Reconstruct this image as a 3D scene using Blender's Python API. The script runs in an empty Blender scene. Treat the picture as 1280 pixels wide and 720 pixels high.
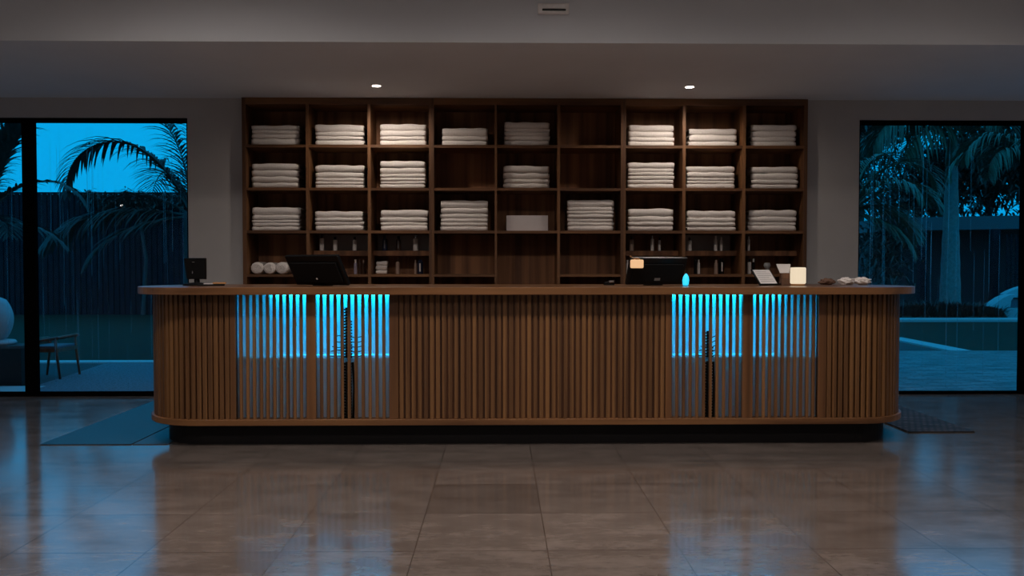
import bpy, bmesh, math, random
from mathutils import Vector, Matrix, noise
R = random.Random(7)
PI = math.pi
C = bpy.context.scene.collection
S = bpy.context.scene

# ------------------------------------------------------------------ camera
F = 1280*28/36
CAMZ = 1.257
YAW, PITCH = math.radians(0.9), math.atan(25/F)
cd = bpy.data.cameras.new('camera'); cam = bpy.data.objects.new('camera', cd); C.objects.link(cam)
cd.lens = 28; cd.sensor_width = 36; cd.clip_end = 300; cd.clip_start = .05
cam.location = (0, 0, CAMZ); cam.rotation_euler = (PI/2-PITCH, 0, -YAW)
S.camera = cam
CM = (Matrix.Rotation(-YAW, 3, 'Z') @ Matrix.Rotation(PI/2-PITCH, 3, 'X'))
def ray(x, y): return CM @ Vector(((x-640)/F, -(y-360)/F, -1))
def onY(x, y, Y):            # photo point -> real point on the vertical plane at distance Y
    d = ray(x, y); t = Y/d.y
    return Vector((d.x*t, Y, CAMZ+d.z*t))
def onZ(x, y, z=0):          # photo point -> real point on the level at height z
    d = ray(x, y); t = (z-CAMZ)/d.z
    return Vector((d.x*t, d.y*t, z))
def X(x, Y, y=335): return onY(x, y, Y).x
def Z(y, Y, x=640): return onY(x, y, Y).z

# ------------------------------------------------------------------ materials
def mat(name):
    m = bpy.data.materials.new(name); m.use_nodes = True
    nt = m.node_tree; b = nt.nodes['Principled BSDF']
    return m, nt, b
def nd(nt, t, **k):
    n = nt.nodes.new(t)
    for a, v in k.items(): setattr(n, a, v)
    return n
def coords(nt, scale, kind='Object', rot=(0,0,0)):
    tc = nd(nt, 'ShaderNodeTexCoord'); mp = nd(nt, 'ShaderNodeMapping')
    mp.inputs['Scale'].default_value = scale; mp.inputs['Rotation'].default_value = rot
    nt.links.new(tc.outputs[kind], mp.inputs['Vector']); return mp.outputs[0]
def noise_n(nt, vec, scale, detail=4, rough=.55):
    n = nd(nt, 'ShaderNodeTexNoise'); n.inputs['Scale'].default_value = scale
    n.inputs['Detail'].default_value = detail; n.inputs['Roughness'].default_value = rough
    nt.links.new(vec, n.inputs['Vector']); return n
def ramp(nt, fac, stops):
    r = nd(nt, 'ShaderNodeValToRGB'); e = r.color_ramp.elements
    e[0].position, e[0].color = stops[0][0], (*stops[0][1], 1)
    e[1].position, e[1].color = stops[-1][0], (*stops[-1][1], 1)
    for p, c in stops[1:-1]:
        x = e.new(p); x.color = (*c, 1)
    nt.links.new(fac, r.inputs[0]); return r.outputs[0]
def mixc(nt, f, a, b, mode='MIX'):
    n = nd(nt, 'ShaderNodeMix', data_type='RGBA', blend_type=mode)
    if isinstance(f, float): n.inputs[0].default_value = f
    else: nt.links.new(f, n.inputs[0])
    nt.links.new(a, n.inputs[6]); nt.links.new(b, n.inputs[7]); return n.outputs[2]
def bump(nt, b, h, strength=.2, dist=.01):
    n = nd(nt, 'ShaderNodeBump'); n.inputs['Strength'].default_value = strength; n.inputs['Distance'].default_value = dist
    nt.links.new(h, n.inputs['Height']); nt.links.new(n.outputs[0], b.inputs['Normal'])

def wood(name, dark, light, grain='Z', rough=.5, coat=0.0, vary=23):
    m, nt, b = mat(name)
    along, across = 1.2, 30
    sc = {'Z': (across, across, along), 'X': (along, across, across), 'Y': (across, along, across)}[grain]
    n1 = noise_n(nt, coords(nt, sc), 1.0, 6, .6)
    v = {'Z': (vary, vary, .25), 'X': (.6, vary/4, vary/3), 'Y': (vary, .25, vary)}[grain]
    n2 = noise_n(nt, coords(nt, v), 1.0, 2, .5)
    c1 = ramp(nt, n1.outputs[0], [(.3, dark), (.7, light)])
    d2 = [tuple(x*.32*y for x, y in zip(light, (1.1,.9,.85))), tuple(min(1, x*1.5) for x in light)]
    c2 = ramp(nt, n2.outputs[0], [(.36, d2[0]), (.64, d2[1])])
    nt.links.new(mixc(nt, .6, c1, c2), b.inputs['Base Color'])
    b.inputs['Roughness'].default_value = rough
    b.inputs['Coat Weight'].default_value = coat; b.inputs['Coat Roughness'].default_value = .25
    bump(nt, b, n1.outputs[0], .15, .003)
    return m
def plain(name, col, rough=.5, metal=0, var=.06, scale=20, bmp=0, spec=.5):
    m, nt, b = mat(name)
    n = noise_n(nt, coords(nt, (1, 1, 1)), scale, 4)
    nt.links.new(ramp(nt, n.outputs[0], [(.3, tuple(max(0, c*(1-var)) for c in col)), (.7, tuple(min(1, c*(1+var)) for c in col))]), b.inputs['Base Color'])
    b.inputs['Roughness'].default_value = rough; b.inputs['Metallic'].default_value = metal
    b.inputs['Specular IOR Level'].default_value = spec
    if bmp: bump(nt, b, n.outputs[0], bmp, .01)
    return m
def emit(name, col, strength, base=(.5,.5,.5)):
    m, nt, b = mat(name)
    b.inputs['Base Color'].default_value = (*base, 1)
    b.inputs['Emission Color'].default_value = (*col, 1); b.inputs['Emission Strength'].default_value = strength
    n = noise_n(nt, coords(nt, (1, 1, 1)), 8, 2); bump(nt, b, n.outputs[0], .02, .002)
    return m
M = {}
M['desk_slat'] = wood('walnut_slats', (.055,.020,.006), (.185,.086,.029), 'Z', .5, vary=24)
M['desk_wood'] = wood('walnut_trim', (.075,.030,.010), (.18,.080,.029), 'Z', .45, vary=9)
M['desk_rail'] = wood('walnut_rail', (.07,.028,.010), (.20,.090,.032), 'X', .45)
M['desk_top'] = wood('walnut_top', (.07,.028,.011), (.20,.092,.036), 'X', .33, .25)
M['shelf'] = wood('walnut_shelf', (.075,.030,.011), (.17,.076,.028), 'Z', .55, vary=7)
M['shelf_h'] = wood('walnut_shelf_board', (.075,.030,.011), (.18,.080,.029), 'X', .55)
M['shelf_back'] = wood('walnut_backing', (.09,.036,.015), (.27,.12,.050), 'Z', .65, vary=12)
M['dark_wood'] = wood('dark_wood', (.05,.018,.007), (.11,.042,.016), 'Z', .5)
M['plinth'] = plain('black_plinth', (.007,.006,.007), .6, spec=.25)
M['wall'] = plain('painted_plaster', (.50,.485,.48), .85, var=.03, scale=3, bmp=.03)
M['ceil'] = plain('ceiling_paint', (.75,.78,.83), .9, var=.02, scale=2)
M['frame'] = plain('black_window_frame', (.003,.003,.0035), .9, spec=.0)
M['towel'] = plain('white_towel', (.80,.75,.72), .95, var=.05, scale=60, bmp=.25)
M['paper'] = plain('white_paper', (.78,.76,.76), .8, var=.03)
M['box'] = plain('white_box', (.62,.57,.57), .7, var=.02)
M['black'] = plain('black_plastic', (.0035,.0035,.004), .4, spec=.25)
M['black_matt'] = plain('black_matt', (.004,.004,.0045), .7, spec=.2)
M['grey_badge'] = plain('grey_badge', (.22,.22,.22), .4, .3)
M['screen'] = plain('screen_glass', (.01,.01,.012), .08)
M['navy'] = plain('navy_bottle', (.012,.018,.05), .3)
M['brownb'] = plain('brown_bottle', (.06,.03,.02), .3)
M['whiteb'] = plain('white_bottle', (.85,.80,.76), .4)
M['tanb'] = plain('tan_bottle', (.42,.30,.24), .45)
M['lilac'] = plain('lilac_bottle', (.42,.38,.5), .45)
M['metal'] = plain('brushed_metal', (.6,.6,.62), .25, 1)
M['tan'] = plain('tan_leather', (.45,.22,.08), .5)
M['brown_cloth'] = plain('brown_cloth', (.14,.075,.05), .9, bmp=.2)
M['greyglass'] = plain('grey_glass', (.32,.33,.34), .15)
M['mat_blue'] = plain('grey_blue_mat', (.02,.035,.05), .38, var=.12, scale=90, bmp=.2)
M['mat_blue2'] = plain('grey_blue_mat_border', (.035,.05,.065), .35, var=.1, scale=90, bmp=.2)
M['white_unit'] = plain('white_plastic', (.9,.87,.86), .5)
M['greypanel'] = plain('grey_backing_sheet', (.42,.39,.39), .4)
M['liner'] = plain('white_liner', (.6,.6,.62), .7)
M['led'] = emit('cyan_led', (.01,.50,.95), 60)
M['led_fill'] = emit('cyan_fill_led', (.0,.42,.84), 62)
M['downlight'] = emit('downlight_lamp', (1,.84,.72), 22)
M['candle'] = emit('cream_lamp_shade', (.95,.78,.55), .80, (.2,.18,.15))
M['amber'] = emit('amber_glow', (.80,.47,.24), .95, (.2,.15,.1))
M['cyan_lamp'] = emit('cyan_lamp', (.01,.62,1.0), 1.0, (.1,.5,.7))
M['spot_glow'] = emit('bright_spot_glow', (1,.95,.9), 2.5)
# outdoors
M['fence'] = plain('dark_fence_boards', (.014,.012,.016), .9, var=.4, scale=8, spec=.1)
M['lawn'] = plain('lawn_grass', (.008,.018,.010), .95, var=.45, scale=9, bmp=.5, spec=.1)
M['frond'] = plain('palm_leaf', (.03,.055,.027), .6, var=.3, scale=3)
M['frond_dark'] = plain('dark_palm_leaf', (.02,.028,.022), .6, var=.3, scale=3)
M['leaf'] = plain('dark_tree_leaf', (.022,.03,.024), .7, var=.4, scale=4)
M['trunk'] = plain('palm_trunk', (.14,.13,.125), .85, var=.25, scale=14, bmp=.4)
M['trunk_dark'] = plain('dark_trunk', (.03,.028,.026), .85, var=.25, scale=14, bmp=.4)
M['kerb'] = plain('pale_stone_kerb', (.32,.32,.32), .7)
M['soil'] = plain('dark_soil', (.02,.02,.022), .95, var=.4, bmp=.4)
M['house'] = plain('dark_house_wall', (.012,.011,.013), .8)
M['fascia'] = plain('pale_roof_edge', (.06,.06,.068), .7)
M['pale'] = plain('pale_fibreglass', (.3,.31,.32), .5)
M['cushion_grey'] = plain('dark_cushion', (.07,.08,.1), .8)  # dark blue-grey fabric for the daybed and the chair seat

def paving(name, a, b_, sx, sy, rot=0, grout=(.03,.03,.035), rough=.55):
    m, nt, b = mat(name)
    v = coords(nt, (1, 1, 1), rot=(0, 0, rot))
    br = nd(nt, 'ShaderNodeTexBrick'); nt.links.new(v, br.inputs['Vector'])
    br.inputs['Color1'].default_value = (*a, 1); br.inputs['Color2'].default_value = (*b_, 1); br.inputs['Mortar'].default_value = (*grout, 1)
    br.inputs['Scale'].default_value = 1; br.inputs['Mortar Size'].default_value = .012
    br.inputs['Brick Width'].default_value = sx; br.inputs['Row Height'].default_value = sy
    n = noise_n(nt, coords(nt, (.8, 2.6, 1), rot=(0, 0, .2)), 3.0, 5, .7)
    g = ramp(nt, n.outputs[0], [(.38, (.3,.3,.3)), (.62, (1.25,1.25,1.25))])
    nt.links.new(mixc(nt, 1.0, br.outputs[0], g, 'MULTIPLY'), b.inputs['Base Color'])
    b.inputs['Roughness'].default_value = rough
    bump(nt, b, n.outputs[0], .4, .02); return m
M['paving'] = paving('wet_paving', (.24,.24,.25), (.15,.15,.155), .24, .09, .25, (.07,.07,.075), .35)
M['gravel'] = plain('fine_gravel', (.085,.08,.095), .85, var=.6, scale=40, bmp=.8)
M['woven'] = paving('brown_woven_mat', (.13,.085,.07), (.07,.045,.04), .05, .05, .0, (.02,.015,.013), .8)

def floor_mat():
    m, nt, b = mat('polished_floor_tile')
    tc = nd(nt, 'ShaderNodeTexCoord'); sp = nd(nt, 'ShaderNodeSeparateXYZ'); nt.links.new(tc.outputs['Object'], sp.inputs[0])
    def mth(op, a, bb=None, c=None):
        n = nd(nt, 'ShaderNodeMath', operation=op)
        for i, v in enumerate((a, bb, c)):
            if v is None: continue
            if isinstance(v, (int, float)): n.inputs[i].default_value = v
            else: nt.links.new(v, n.inputs[i])
        return n.outputs[0]
    u = mth('DIVIDE', mth('SUBTRACT', sp.outputs[0], TX0), TW)
    w = mth('DIVIDE', mth('SUBTRACT', sp.outputs[1], TY0), TD)
    cu, cw = mth('FLOOR', u), mth('FLOOR', w)
    def edge(f, size, g):
        fr = mth('FRACT', f); d = mth('MULTIPLY', mth('MINIMUM', fr, mth('SUBTRACT', 1.0, fr)), size)
        return mth('LESS_THAN', d, g)
    joint = mth('MAXIMUM', edge(u, TW, .0022), edge(w, TD, .0028))
    cb = nd(nt, 'ShaderNodeCombineXYZ'); nt.links.new(cu, cb.inputs[0]); nt.links.new(cw, cb.inputs[1])
    wn = nd(nt, 'ShaderNodeTexWhiteNoise', noise_dimensions='2D'); nt.links.new(cb.outputs[0], wn.inputs['Vector'])
    dark = mth('MULTIPLY', mth('COMPARE', cu, -1.0, .1), mth('COMPARE', cw, 1.0, .1))
    val = mth('SUBTRACT', mth('ADD', .93, mth('MULTIPLY', wn.outputs[0], .14)), mth('MULTIPLY', dark, .25))
    n = noise_n(nt, coords(nt, (1, 2.2, 1)), 3.2, 8, .65)
    n3 = noise_n(nt, coords(nt, (1, 3, 1)), 16, 5, .7)
    c = ramp(nt, n.outputs[0], [(.3, (.078,.064,.057)), (.5, (.128,.107,.096)), (.72, (.195,.163,.147))])
    c = mixc(nt, .25, c, ramp(nt, n3.outputs[0], [(.35, (.075,.062,.055)), (.65, (.19,.16,.145))]))
    vm = nd(nt, 'ShaderNodeCombineXYZ')
    for i in range(3): nt.links.new(val, vm.inputs[i])
    c = mixc(nt, 1.0, c, vm.outputs[0], 'MULTIPLY')
    jc = nd(nt, 'ShaderNodeRGB'); jc.outputs[0].default_value = (.035,.03,.027,1)
    c = mixc(nt, joint, c, jc.outputs[0])
    nt.links.new(c, b.inputs['Base Color'])
    rr = nd(nt, 'ShaderNodeMapRange'); nt.links.new(n.outputs[0], rr.inputs[0])
    rr.inputs[1].default_value = .3; rr.inputs[2].default_value = .7; rr.inputs[3].default_value = .10; rr.inputs[4].default_value = .17
    nt.links.new(rr.outputs[0], b.inputs['Roughness'])
    b.inputs['Specular IOR Level'].default_value = 1.0
    b.inputs['Coat Weight'].default_value = .22; b.inputs['Coat Roughness'].default_value = .12; b.inputs['Coat IOR'].default_value = 1.6
    bump(nt, b, n3.outputs[0], .035, .004)
    return m
p1, p2 = onZ(684.5, 688.5), onZ(851, 688.5)
TW = p2.x-p1.x; TX0 = p1.x; TD = (onZ(640, 577).y-onZ(640, 688.5).y)/3; TY0 = onZ(640, 688.5).y
M['floor'] = floor_mat()

def frosted():
    m, nt, b = mat('frosted_diffuser')
    out = nt.nodes['Material Output']
    tr = nd(nt, 'ShaderNodeBsdfTransparent'); tl = nd(nt, 'ShaderNodeBsdfTranslucent'); tl.inputs[0].default_value = (.95,.95,.97,1)
    b.inputs['Base Color'].default_value = (.42,.45,.50,1); b.inputs['Roughness'].default_value = .3
    m1 = nd(nt, 'ShaderNodeMixShader'); m1.inputs[0].default_value = .45
    m2 = nd(nt, 'ShaderNodeMixShader'); m2.inputs[0].default_value = .30
    nt.links.new(b.outputs[0], m1.inputs[1]); nt.links.new(tl.outputs[0], m1.inputs[2])
    nt.links.new(m1.outputs[0], m2.inputs[1]); nt.links.new(tr.outputs[0], m2.inputs[2])
    nt.links.new(m2.outputs[0], out.inputs[0]); return m
M['frosted'] = frosted()
def glass(name, tint=(1,1,1), refl=.8, extra=0.0, col=(.6,.7,.8)):
    m, nt, b = mat(name); out = nt.nodes['Material Output']
    tr = nd(nt, 'ShaderNodeBsdfTransparent'); tr.inputs[0].default_value = (*tint, 1)
    gl = nd(nt, 'ShaderNodeBsdfGlossy'); gl.inputs['Roughness'].default_value = .01
    fr = nd(nt, 'ShaderNodeFresnel'); fr.inputs[0].default_value = 1.22
    mu = nd(nt, 'ShaderNodeMath', operation='MULTIPLY'); mu.inputs[1].default_value = refl; nt.links.new(fr.outputs[0], mu.inputs[0])
    mx = nd(nt, 'ShaderNodeMixShader'); nt.links.new(mu.outputs[0], mx.inputs[0]); nt.links.new(tr.outputs[0], mx.inputs[1]); nt.links.new(gl.outputs[0], mx.inputs[2])
    last = mx.outputs[0]
    if extra:
        tl = nd(nt, 'ShaderNodeBsdfTranslucent'); tl.inputs[0].default_value = (*col, 1)
        m3 = nd(nt, 'ShaderNodeMixShader'); m3.inputs[0].default_value = extra
        nt.links.new(last, m3.inputs[1]); nt.links.new(tl.outputs[0], m3.inputs[2]); last = m3.outputs[0]
    nt.links.new(last, out.inputs[0]); return m
M['glass'] = glass('window_glass')
M['water'] = glass('rain_water', extra=.14)

# ------------------------------------------------------------------ geometry helpers
def box(bm, x0, x1, y0, y1, z0, z1, mx=None):
    vs = [bm.verts.new(Vector(p) if mx is None else mx @ Vector(p)) for p in
          ((x0,y0,z0),(x1,y0,z0),(x1,y1,z0),(x0,y1,z0),(x0,y0,z1),(x1,y0,z1),(x1,y1,z1),(x0,y1,z1))]
    for f in ((0,3,2,1),(4,5,6,7),(0,1,5,4),(1,2,6,5),(2,3,7,6),(3,0,4,7)): bm.faces.new([vs[i] for i in f])
def prism(bm, pts, z0, z1):
    a = [bm.verts.new((p[0], p[1], z0)) for p in pts]; b = [bm.verts.new((p[0], p[1], z1)) for p in pts]
    n = len(pts); bm.faces.new(a[::-1]); bm.faces.new(b)
    for i in range(n): bm.faces.new((a[i], a[(i+1) % n], b[(i+1) % n], b[i]))
def lathe(bm, prof, c=(0,0,0), n=20, sx=1, sy=1):
    rings = []
    for r, z in prof:
        rings.append([bm.verts.new((c[0]+r*sx*math.cos(2*PI*i/n), c[1]+r*sy*math.sin(2*PI*i/n), c[2]+z)) for i in range(n)])
    for a, b in zip(rings, rings[1:]):
        for i in range(n): bm.faces.new((a[i], a[(i+1) % n], b[(i+1) % n], b[i]))
    bm.faces.new(rings[0][::-1]); bm.faces.new(rings[-1])
def tube(bm, pts, rad, n=8):
    pts = [Vector(p) for p in pts]; rings = []
    for i, p in enumerate(pts):
        d = (pts[min(i+1, len(pts)-1)]-pts[max(i-1, 0)]).normalized()
        up = Vector((0,0,1)) if abs(d.z) < .9 else Vector((0,1,0))
        a = d.cross(up).normalized(); b = d.cross(a)
        r = rad[i] if isinstance(rad, (list, tuple)) else rad
        rings.append([bm.verts.new(p+a*r*math.cos(2*PI*k/n)+b*r*math.sin(2*PI*k/n)) for k in range(n)])
    for a, b in zip(rings, rings[1:]):
        for i in range(n): bm.faces.new((a[i], a[(i+1) % n], b[(i+1) % n], b[i]))
    bm.faces.new(rings[0][::-1]); bm.faces.new(rings[-1])
def wpos(o):
    v = Vector((0,0,0))
    while o: v += o.location; o = o.parent
    return v
def obj(name, bm, m, parent=None, smooth=False, bevel=0, loc=None, tri=False):
    """vertices are given in world coordinates; the origin goes to loc, or to the parent's origin"""
    bmesh.ops.recalc_face_normals(bm, faces=bm.faces)
    o0 = wpos(parent) if parent else Vector(loc or (0,0,0))
    me = bpy.data.meshes.new(name)
    for v in bm.verts: v.co -= o0
    bm.to_mesh(me); bm.free()
    if smooth: me.polygons.foreach_set('use_smooth', [True]*len(me.polygons))
    me.materials.append(m)
    o = bpy.data.objects.new(name, me); C.objects.link(o)
    if parent: o.parent = parent
    else: o.location = o0
    if bevel:
        b = o.modifiers.new('bevel', 'BEVEL'); b.width = bevel; b.segments = 3; b.limit_method = 'ANGLE'
    return o
def B(*boxes):
    bm = bmesh.new()
    for b in boxes: box(bm, *b)
    return bm
def thing(name, label, cat, loc, group=None):
    o = bpy.data.objects.new(name, None); C.objects.link(o); o.location = loc
    o['label'] = label; o['category'] = cat; o.empty_display_size = .1
    if group: o['group'] = group
    return o
def tag(o, label, cat, group=None, kind=None):
    o['label'] = label; o['category'] = cat
    if group: o['group'] = group
    if kind: o['kind'] = kind
    return o
def struct(name, bm, m, label=None, parent=None, **k):
    o = obj(name, bm, m, parent, **k)
    if parent is None:
        o['kind'] = 'structure'
        if label: o['label'] = label; o['category'] = name.split('_')[0]
    return o

# ------------------------------------------------------------------ room shell
YW = 7.82                       # inner face of the window wall
YS = 7.77                       # front of the shelving
CZ = Z(124, YW)                 # low ceiling
YB = 5.87                       # bulkhead
XLW, XRW = -5.6, 6.3
WT = Z(148.5, YW)               # window head
JL, JR = X(236, YW), X(1072.5, YW)
SL, SR = X(303.6, YS), X(1008.2, YS)
HZ = 3.95
struct('floor', B((XLW-.2, XRW+.2, -6, YW+.22, -.12, 0)), M['floor'], 'large warm grey polished floor tiles with faint joints')
struct('wall_back', B((JL, SL-.001, YW, YW+.42, 0, CZ), (SR+.001, JR, YW, YW+.42, 0, CZ), (XLW, JL, YW, YW+.06, WT, CZ), (JR, XRW, YW, YW+.06, WT, CZ),
       (SL-.001, SR+.001, YW+.37, YW+.42, 0, CZ)), M['wall'], 'grey painted wall around the shelving and the windows')
struct('wall_left', B((XLW-.15, XLW, -6, YW, 0, HZ)), M['wall'], 'plain painted wall beyond the left edge')
struct('wall_right', B((XRW, XRW+.15, -6, YW, 0, HZ)), M['wall'], 'plain painted wall beyond the right edge')
struct('wall_front', B((XLW-.15, XRW+.15, -6.15, -6, 0, HZ)), M['wall'], 'plain painted wall behind the viewer')
struct('ceiling', B((XLW-.15, XRW+.15, -6, YB, HZ, HZ+.1), (XLW-.15, XRW+.15, YB, YW+.42, CZ, CZ+.1), (XLW-.15, XRW+.15, YB, YB+.12, CZ+.1, HZ)), M['ceil'],
       'low ceiling strip over the desk with a vertical step up towards the viewer')

def window(name, x0, x1, mulls, label):
    w = thing(name, label, 'window', ((x0+x1)/2, YW+.05, 0)); w['kind'] = 'structure'
    y0, y1 = YW+.02, YW+.055
    zt = Z(155.5, YW+.05); zb = Z(489.5, YW+.02, (200 if x0 < 0 else 1200))
    zb = max(zb, .03)
    obj('window_frame', B((x0, x1, y0, y1, zt, WT), (x0, x1, y0, y1, 0, zb), (x0, x0+.018, y0, y1, zb, zt), (x1-.018, x1, y0, y1, zb, zt)), M['frame'], w)
    for a, b in mulls: obj('mullion', B((a, b, y0-.005, y1, zb, zt)), M['frame'], w)
    edges = [x0+.018]+[e for ab in mulls for e in ab]+[x1-.018]
    for a, b in zip(edges[::2], edges[1::2]):
        p = obj('glass_pane', B((a, b, y0+.022, y0+.028, zb, zt)), M['glass'], w)
        bm = bmesh.new(); n = int((b-a)*26)
        for _ in range(n):
            x = R.uniform(a+.01, b-.01); l = R.uniform(.15, 1.3); z1 = R.uniform(zb+l, zt); r = R.uniform(.0009, .0021)
            k = 6; pts = [(x+.004*noise.noise(Vector((x*40, z*3, 0))), y0+.0285, z) for z in [z1-l*i/k for i in range(k+1)]]
            tube(bm, pts, [r*.4]+[r]*(k-1)+[r*1.5], 5)
        q = obj('rain_trickles', bm, M['water'], w, smooth=True); q['kind'] = 'stuff'
        q['label'] = 'thin trickles of rain running down the outside of the glass'
    return w
window('window_1', XLW+.02, JL, [(X(28, YW), X(44, YW))], 'floor-length black-framed window left of the shelving, looking onto the dark fence')
window('window_2', JR, XRW-.02, [(X(1277.5, YW), X(1290, YW))], 'floor-length black-framed window right of the shelving, looking onto the palms and house')

# ------------------------------------------------------------------ unit on the bulkhead, downlights
a, b = onY(672, 5.5, YB), onY(711, 18.5, YB)
t = thing('wall_vent', 'small white slotted unit fixed high on the ceiling step', 'vent', ((a.x+b.x)/2, YB, (a.z+b.z)/2))
obj('housing', B((a.x, b.x, YB-.035, YB, b.z, a.z)), M['white_unit'], t, bevel=.008)
obj('slot', B((a.x+.032, b.x-.025, YB-.039, YB-.033, b.z+.018, b.z+.030)), M['black'], t)
obj('front_flap', B((a.x+.032, b.x-.03, YB-.043, YB-.034, b.z+.033, a.z-.010)), M['white_unit'], t, bevel=.003)

def downlight(x, y, z, label, power, spread=2.3, blend=.7, group=None, rad=.038, col=(1,.86,.74), tilt=None):
    t = thing('downlight', label, 'ceiling light', (x, y, z), group)
    bm = bmesh.new(); n = 28
    rr = [[bm.verts.new((x+r*math.cos(2*PI*i/n), y+r*math.sin(2*PI*i/n), zz)) for i in range(n)] for r, zz in ((rad+.012, z), (rad+.012, z-.004), (rad, z-.004), (rad, z))]
    for p, q in zip(rr, rr[1:]):
        for i in range(n): bm.faces.new((p[i], p[(i+1) % n], q[(i+1) % n], q[i]))
    obj('trim_ring', bm, M['white_unit'], t)
    bm = bmesh.new(); lathe(bm, [(rad-.001, -.0035), (rad-.001, -.001)], (x, y, z), 24); obj('lens', bm, M['downlight'], t)
    l = bpy.data.lights.new('downlight_beam', 'SPOT'); l.energy = power; l.color = col; l.spot_size = spread; l.spot_blend = blend; l.shadow_soft_size = .05 if rad < .05 else .16
    o = bpy.data.objects.new('downlight_beam', l); C.objects.link(o); o.parent = t; o.location = (0, 0, -.012)
    if tilt is not None: o.rotation_euler = tilt
    return t
for (px, py), lab in zip([(470.5, 107), (862, 108.5)], ['round recessed downlight above the third column of cubbies', 'round recessed downlight above the eighth column of cubbies']):
    p = onZ(px, py, CZ); downlight(p.x, p.y, CZ, lab, 36, 2.98, .5, 'recessed ceiling downlights over the shelving')
for i, (x, y, e) in enumerate([(-2.0, 3.85, 300), (.5, 3.7, 275), (3.0, 3.65, 200), (-2.2, 1.0, 245), (.2, .8, 245), (2.8, 1.0, 195), (.2, -2.5, 190)]):
    downlight(x, y, HZ, 'round recessed downlight in the high hall ceiling out of view', e, 2.6, .8, 'recessed downlights in the high hall ceiling', .06, (1,.88,.80))

# ------------------------------------------------------------------ reception desk
YF = 5.585; RD = .45; DXL, DXR = -2.57, 3.005
ZT0, ZT1 = Z(368.5, YF-.1), Z(359.3, YF-.1)
ZR0, ZR1 = Z(531.5, YF-.02), Z(524, YF-.02)
def stadium(off, n=28):
    r = RD+off; yc = YF+RD; pts = []
    for i in range(n+1):
        a = PI/2+PI*i/n; pts.append((DXL+RD+r*math.cos(a), yc+r*math.sin(a)))
    for i in range(n+1):
        a = -PI/2+PI*i/n; pts.append((DXR-RD+r*math.cos(a), yc+r*math.sin(a)))
    return pts
desk = thing('reception_desk', 'long walnut slatted reception desk with rounded ends and cyan lit bays', 'reception desk', ((DXL+DXR)/2, YF+RD, 0))
bm = bmesh.new(); prism(bm, stadium(.10), ZT0, ZT1); obj('countertop', bm, M['desk_top'], desk, bevel=.003)
bm = bmesh.new(); prism(bm, stadium(-.10), 0, ZR0); obj('plinth', bm, M['plinth'], desk)
bm = bmesh.new(); prism(bm, stadium(.018), ZR0, ZR1); obj('bottom_rail', bm, M['desk_rail'], desk, bevel=.003)
# stiles and panels along the straight front
PX = lambda x: X(x, YF)
stiles = [(286.5, 293.5), (382, 394), (486, 497.5), (832.5, 840.5), (929, 942), (1024, 1034)]
SX = [(PX(a), PX(b)) for a, b in stiles]
for a, b in SX: obj('stile', B((a, b, YF-.002, YF+.035, ZR1, ZT0)), M['desk_wood'], desk, bevel=.002)
def slats(x0, x1, n, w, d=.016, open_=0):
    bm = bmesh.new(); p = (x1-x0)/n; g = (x1-x0-n*w)/(n+1)
    for i in range(n):
        c = x0+g+w/2+i*(w+g) if open_ else x0+(i+.5)*p; box(bm, c-w/2, c+w/2, YF, YF+d, ZR1, ZT0)
    return bm
bm = slats(SX[2][1], SX[3][0], 44, .0275); obj('slatted_panel', bm, M['desk_slat'], desk, bevel=.002)
def curved(side):
    bm = bmesh.new(); yc = YF+RD
    cx = DXL+RD if side < 0 else DXR-RD
    xe = SX[0][0] if side < 0 else SX[-1][1]
    pitch = .0435
    L = abs(xe-cx); n = int(L/pitch)
    for i in range(n+1):
        c = cx-side*0+(-side)*(L-(i+.5)*L/(n+1))
        box(bm, c-.014, c+.014, YF, YF+.022, ZR1, ZT0)
    na = int(RD*PI*.92/pitch)
    for i in range(na):
        a = (i+.5)*pitch/RD
        ang = -PI/2+side*a
        mx = Matrix.Translation((cx, yc, 0)) @ Matrix.Rotation(ang, 4, 'Z')
        box(bm, RD-.022, RD, -.014, .014, ZR1, ZT0, mx)
    return bm
obj('slatted_panel', curved(-1), M['desk_slat'], desk, bevel=.002)
obj('slatted_panel', curved(1), M['desk_slat'], desk, bevel=.002)
for (i, n) in ((0, 10), (1, 10), (3, 10), (4, 10)):
    o = obj('slatted_screen', slats(SX[i][1], SX[i+1][0], n, .0215, .018, 1), M['desk_slat'], desk, bevel=.002)
    o['label'] = 'open walnut slats in front of a glowing cyan panel'
# carcass behind the slats
def arcwall(side):
    bm = bmesh.new(); yc = YF+RD; cx = DXL+RD if side < 0 else DXR-RD; xe = SX[0][1] if side < 0 else SX[-1][0]
    outer, inner = [(xe, YF+.018)], [(xe, YF+.04)]
    for k in range(25):
        a = -PI/2+side*PI*.95*k/24
        outer.append((cx+(RD-.024)*math.cos(a), yc+(RD-.024)*math.sin(a))); inner.append((cx+(RD-.04)*math.cos(a), yc+(RD-.04)*math.sin(a)))
    prism(bm, outer+inner[::-1], ZR1, ZT0); return bm
o = obj('backing_panel', arcwall(-1), M['dark_wood'], desk); o = obj('backing_panel', arcwall(1), M['dark_wood'], desk)
obj('backing_panel', B((SX[2][0], SX[3][1], YF+.018, YF+.04, ZR1, ZT0)), M['dark_wood'], desk)
obj('staff_side_panel', B((DXL+RD, DXR-RD, YF+.62, YF+.64, ZR1, ZT0)), M['desk_wood'], desk)
ZC = Z(447.5, YF+.03)
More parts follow.
